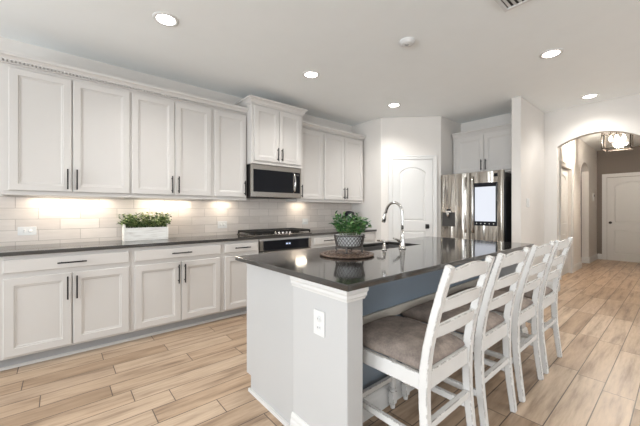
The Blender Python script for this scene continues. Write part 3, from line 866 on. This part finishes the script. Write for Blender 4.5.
# planter box on the wall worktop
pb = thing('planter_box', 'rectangular whitewashed wooden planter of bushy greenery on the wall worktop', 'planter', (-3.665, .505, .9145), R(90))
PL, PD, PH = .395, .13, .135
m = MB().box(0, PL, 0, .012, 0, PH).box(0, PL, PD - .012, PD, 0, PH).box(0, PL, .012, PD - .012, 0, .01)
m.build('box', 'whitewash', pb, bevel=.0015)
for x in (-.010, PL - .004): MB().box(x, x + .014, -.004, PD + .004, 0, PH + .035).build('end_board', 'whitewash', pb, bevel=.002)
MB().box(.006, PL - .006, .012, PD - .012, .011, PH - .012).build('soil', 'soil', pb)
m = MB(); ms = MB()
for i in range(130):
    x, y = rnd.uniform(.0, PL), rnd.uniform(.012, PD - .012); hgt = rnd.uniform(.06, .165)
    dx = (x - PL / 2) / (PL / 2) * .04 + rnd.uniform(-.025, .025); dy = (y - PD / 2) / PD * .15 + rnd.uniform(-.03, .03)
    p0 = Vector((min(max(x, .02), PL - .02), y, PH - .013)); p1 = p0 + Vector((dx, dy, hgt))
    ms.tube([p0, p1], .0012, 4)
    for k in range(13):
        f_ = .25 + .75 * k / 12; a = rnd.uniform(0, 2 * PI)
        leaf(m, p0.lerp(p1, f_), (math.cos(a), math.sin(a), rnd.uniform(-.1, .8)), rnd.uniform(.02, .034), rnd.uniform(.013, .02), rnd)
ms.build('stems', 'stem_green', pb); m.build('foliage', 'boxwood_leaf', pb, fix=False)

# round tray and wire basket plant on the island
TX, TY = -1.535, 1.545
tr = thing('serving_tray', 'round dark carved wooden tray under the basket on the island', 'tray', (TX, TY, .9145))
MB().lathe([(0, 0), (.178, 0), (.188, .004), (.192, .011), (.186, .016), (.174, .0135), (.168, .012), (0, .012)], 48).build('board', 'tray_wood', tr)
m = MB()
for ring, n in ((.155, 40), (.125, 32), (.095, 24), (.062, 16)):
    for k in range(n):
        a = 2 * PI * (k + (ring * 20 % 1)) / n
        m.lathe([(.0, .0121), (.0085, .0121), (.006, .016), (0, .0165)], 6, (ring * math.cos(a), ring * math.sin(a), 0))
m.build('carved_beads', 'tray_wood', tr)
bk = thing('wire_basket', 'footed openwork metal basket holding a white pot on the round tray', 'basket', (TX + .012, TY + .012, .9315))
zb, zt, rb, rt = .046, .124, .090, .108
m = MB(); n = 26
def ringpt(f_, a): r_ = rb + (rt - rb) * (f_ ** .8); return (r_ * math.cos(a), r_ * math.sin(a), zb + (zt - zb) * f_)
for k in range(n):
    for s_ in (-1, 1):
        m.tube([ringpt(i / 6, 2 * PI * k / n + s_ * .62 * i / 6) for i in range(7)], .0024, 4)
m.build('lattice', 'mesh_metal', bk)
m = MB()
for f_, r_ in ((1, .0042), (0, .0042)): m.tube([ringpt(f_, 2 * PI * k / 40) for k in range(40)], r_, 8, closed=True)
for a in range(12): m.tube([(0, 0, zb), (rb * math.cos(a * PI / 6), rb * math.sin(a * PI / 6), zb)], .002, 4)
m.build('rim', 'mesh_metal', bk)
for k in range(4):
    a = PI / 4 + k * PI / 2 - .2; c, s_ = math.cos(a), math.sin(a)
    MB().tube([(rb * c, rb * s_, zb), (.098 * c, .098 * s_, .028), (.088 * c, .088 * s_, .012), (.096 * c, .096 * s_, .0065)], [.0075, .0065, .0055, .006], 8).build('foot', 'mesh_metal', bk)
pt = thing('potted_plant', 'bushy green leafy plant in a white pot inside the wire basket', 'plant', (TX + .012, TY + .012, .9315 + .0485))
MB().lathe([(0, 0), (.074, 0), (.080, .01), (.094, .074), (.097, .078), (.092, .080), (.088, .074), (0, .070)], 32).build('pot', 'white_pot', pt)
m = MB(); ms = MB()
for i in range(70):
    a = rnd.uniform(0, 2 * PI); rr = .075 * math.sqrt(rnd.random()); sp_ = rnd.uniform(.1, 1)
    p0 = Vector((rr * math.cos(a), rr * math.sin(a), .072)); hgt = rnd.uniform(.07, .165) * (1.1 - .35 * sp_)
    p1 = p0 + Vector((math.cos(a) * sp_ * .075, math.sin(a) * sp_ * .075, hgt))
    ms.tube([p0, p0.lerp(p1, .5) + Vector((0, 0, .012)), p1], .0014, 4)
    for k in range(10):
        f_ = .2 + .8 * k / 9; b = rnd.uniform(0, 2 * PI)
        leaf(m, p0.lerp(p1, f_) + Vector((0, 0, .012 * math.sin(PI * f_))), (math.cos(b) + math.cos(a) * .5, math.sin(b) + math.sin(a) * .5, rnd.uniform(0, 1.1)), rnd.uniform(.028, .048), rnd.uniform(.010, .017), rnd, .3)
ms.build('stems', 'stem_green', pt); m.build('foliage', 'fern_leaf', pt, fix=False)

# dark rounded jar in the far corner of the wall worktop
cj = thing('canister', 'black rounded jar on the wall worktop corner, partly behind the leafy plant', 'canister', (-3.63, 3.70, .9145))
MB().lathe([(0, 0), (.075, 0), (.09, .01), (.115, .06), (.13, .13), (.128, .19), (.105, .24), (.09, .25), (.09, .258), (0, .258)], 28).build('jar', 'black_ceramic', cj)
MB().lathe([(0, .2585), (.096, .2585), (.098, .268), (.085, .288), (.05, .303), (0, .308)], 24).build('lid', 'black_ceramic', cj)


# outlets, switches
def outlet(label, loc, rotz, w, h, horizontal, kind='outlet'):
    t_ = thing('wall_outlet' if kind == 'outlet' else 'light_switch', label, 'outlet' if kind == 'outlet' else 'switch', loc, rotz, 'outlet plates' if kind == 'outlet' else None)
    MB().box(-w / 2, w / 2, -.006, 0, -h / 2, h / 2).build('cover_plate', 'white_plastic', t_, bevel=.0025)
    if kind == 'outlet':
        for s_ in (-1, 1):
            cx, cz_ = (s_ * .021, 0) if horizontal else (0, s_ * .021)
            f = MB().lathe([(0, 0), (.016, 0), (.015, .002), (0, .0022)], 16, mat=Matrix.Translation((cx, -.006, cz_)) @ Matrix.Rotation(R(90), 4, 'X')).build('receptacle', 'white_plastic', t_)
            m = MB()
            for q in (-.006, .006):
                if horizontal: m.box(cx - .004, cx + .004, -.0088, -.0082, cz_ + q - .001, cz_ + q + .001)
                else: m.box(cx + q - .001, cx + q + .001, -.0088, -.0082, cz_ - .004, cz_ + .004)
            m.build('slots', 'dark_slot', f)
    else:
        MB().box(-.017, .017, -.009, -.006, -.033, .033).build('rocker', 'white_plastic', t_, bevel=.002)
    return t_


SPX = WX + .0095
outlet('white horizontal outlet plate on the backsplash at far left', (SPX, -.228, 1.043), R(90), .125, .076, True)
outlet('white outlet plate on the backsplash between planter and cooktop', (SPX, 1.60, 1.045), R(90), .125, .09, True)
outlet('white outlet plate on the backsplash right of the cooktop', (SPX, 2.945, 1.055), R(90), .11, .09, True)
outlet('white vertical outlet plate on the near end of the island', (-1.152, .9715, .678), 0, .082, .122, False)
outlet('white light switch plate on the partition wall beside the refrigerator', (-1.3995, 4.96, 1.335), R(90), .12, .12, False, 'switch')
th = thing('thermostat', 'small white wall control in the hall left of the far door', 'thermostat', (-1.4295, 9.91, 1.555), R(90))
MB().box(-.06, .06, -.022, 0, -.09, .09).build('case', 'white_plastic', th, bevel=.004)
MB().box(-.035, .035, -.024, -.022, .01, .06).build('display', 'dark_slot', th)


# ceiling fittings
def downlight(label, x, y, k=1.0, ang=140):
    t_ = thing('recessed_light', label, 'light', (x, y, CZ), 0, 'recessed ceiling lights')
    MB().lathe([(.070, -.0005), (.095, -.0005), (.095, -.004), (.088, -.0075), (.072, -.008), (.068, -.004), (.068, -.0005)], 32).build('trim_ring', 'white_plastic', t_)
    MB().lathe([(0, -.001), (.067, -.001), (.067, -.005), (0, -.006)], 32).build('lens', 'lamp_lens', t_)
    l = bpy.data.lights.new('downlight', 'SPOT'); l.energy = DOWN_POWER * 4 * k; l.spot_size = R(ang); l.spot_blend = 1; l.shadow_soft_size = .07; l.color = (1, .985, .955)
    o = bpy.data.objects.new('downlight_lamp', l); COL.objects.link(o); o.location = (x, y, CZ - .03)
    return t_


downlight('lit recessed ceiling light above the farthest left upper cabinets', -2.66, .643)
downlight('lit recessed ceiling light in front of the cabinet above the microwave', -2.69, 2.144)
downlight('lit recessed ceiling light in front of the pantry door', -2.70, 3.678, 1.15)
downlight('lit recessed ceiling light between the island far end and the arched wall', -.83, 3.634, .65)
downlight('lit recessed ceiling light close to the arched wall', -.81, 5.379, .75)
downlight('lit recessed ceiling light over the seating side, near row', .95, .64, .38, 165)
downlight('lit recessed ceiling light over the seating side, middle row', .95, 2.14, .38, 165)
downlight('lit recessed ceiling light over the seating side, far row', .95, 3.68, .38, 165)
sm = thing('smoke_detector', 'round white smoke detector on the ceiling above the island', 'smoke detector', (-1.605, 2.379, CZ))
MB().lathe([(0, -.034), (.04, -.034), (.058, -.028), (.064, -.012), (.068, -.010), (.068, -.0005), (0, -.0005)], 32).build('case', 'white_plastic', sm)
vt = thing('ceiling_vent', 'white slatted air vent at the top edge of the ceiling', 'vent', (-.73, 2.44, CZ), 0)
m = MB()
for a in (-.15, .125): m.box(a, a + .025, -.15, .15, -.012, -.0005)
for a in (-.15, .125): m.box(-.125, .125, a, a + .025, -.012, -.0005)
m.build('frame', 'white_plastic', vt, bevel=.002)
MB().box(-.124, .124, -.124, .124, -.002, -.0006).build('duct', 'dark_slot', vt)
m = MB()
for k in range(7):
    x = -.105 + .035 * k; m.add([(x - .012, -.124, -.003), (x + .010, -.124, -.012), (x + .010, .124, -.012), (x - .012, .124, -.003), (x - .010, -.124, -.0025), (x + .012, -.124, -.0115), (x + .012, .124, -.0115), (x - .010, .124, -.0025)],
                                [(0, 1, 2, 3), (7, 6, 5, 4), (0, 4, 5, 1), (1, 5, 6, 2), (2, 6, 7, 3), (3, 7, 4, 0)])
m.build('louvers', 'white_plastic', vt)

# hall lantern
hl_ = thing('hall_lantern', 'square clear-glass ceiling lantern with bright bulbs in the hall', 'light', (-.76, 7.5, CZ))
hs, z0, z1 = .18, -.44, -.13
MB().lathe([(0, -.03), (.06, -.03), (.07, -.02), (.07, -.0005), (0, -.0005)], 24).tube([(0, 0, -.03), (0, 0, -.13)], .009, 8).build('canopy', 'bronze', hl_)
m = MB(); b = .007
for sx in (-1, 1):
    for sy in (-1, 1): m.box(sx * hs - b, sx * hs + b, sy * hs - b, sy * hs + b, z0, z1)
    for z in (z0, z1 - 2 * b):
        m.box(-hs, hs, sx * hs - b, sx * hs + b, z, z + 2 * b); m.box(sx * hs - b, sx * hs + b, -hs, hs, z, z + 2 * b)
m.box(-hs, hs, -.008, .008, z1 - .014, z1); m.box(-.008, .008, -hs, hs, z1 - .014, z1)
m.build('frame', 'bronze', hl_)
m = MB()
for s_ in (-1, 1):
    m.box(-hs + b, hs - b, s_ * hs - .0015, s_ * hs + .0015, z0 + .014, z1 - .014); m.box(s_ * hs - .0015, s_ * hs + .0015, -hs + b, hs - b, z0 + .014, z1 - .014)
m.build('glass_pane', 'clear_glass', hl_)
for x, y in ((-.085, 0), (.085, 0), (0, .085), (0, -.085)):
    s_ = MB().lathe([(0, z1 - .075), (.014, z1 - .075), (.014, z1 - .012), (0, z1 - .012)], 12, (x, y, 0)).build('socket', 'bronze', hl_)
    MB().lathe([(0, z1 - .165), (.012, z1 - .16), (.024, z1 - .135), (.026, z1 - .115), (.016, z1 - .085), (.012, z1 - .076), (0, z1 - .076)], 14, (x, y, 0)).build('bulb', 'bulb', s_)
l = bpy.data.lights.new('lantern_lamp', 'POINT'); l.energy = HALL_POWER; l.color = (1, .90, .78); l.shadow_soft_size = .12
o = bpy.data.objects.new('lantern_lamp', l); COL.objects.link(o); o.location = (-.76, 7.5, CZ - .27)
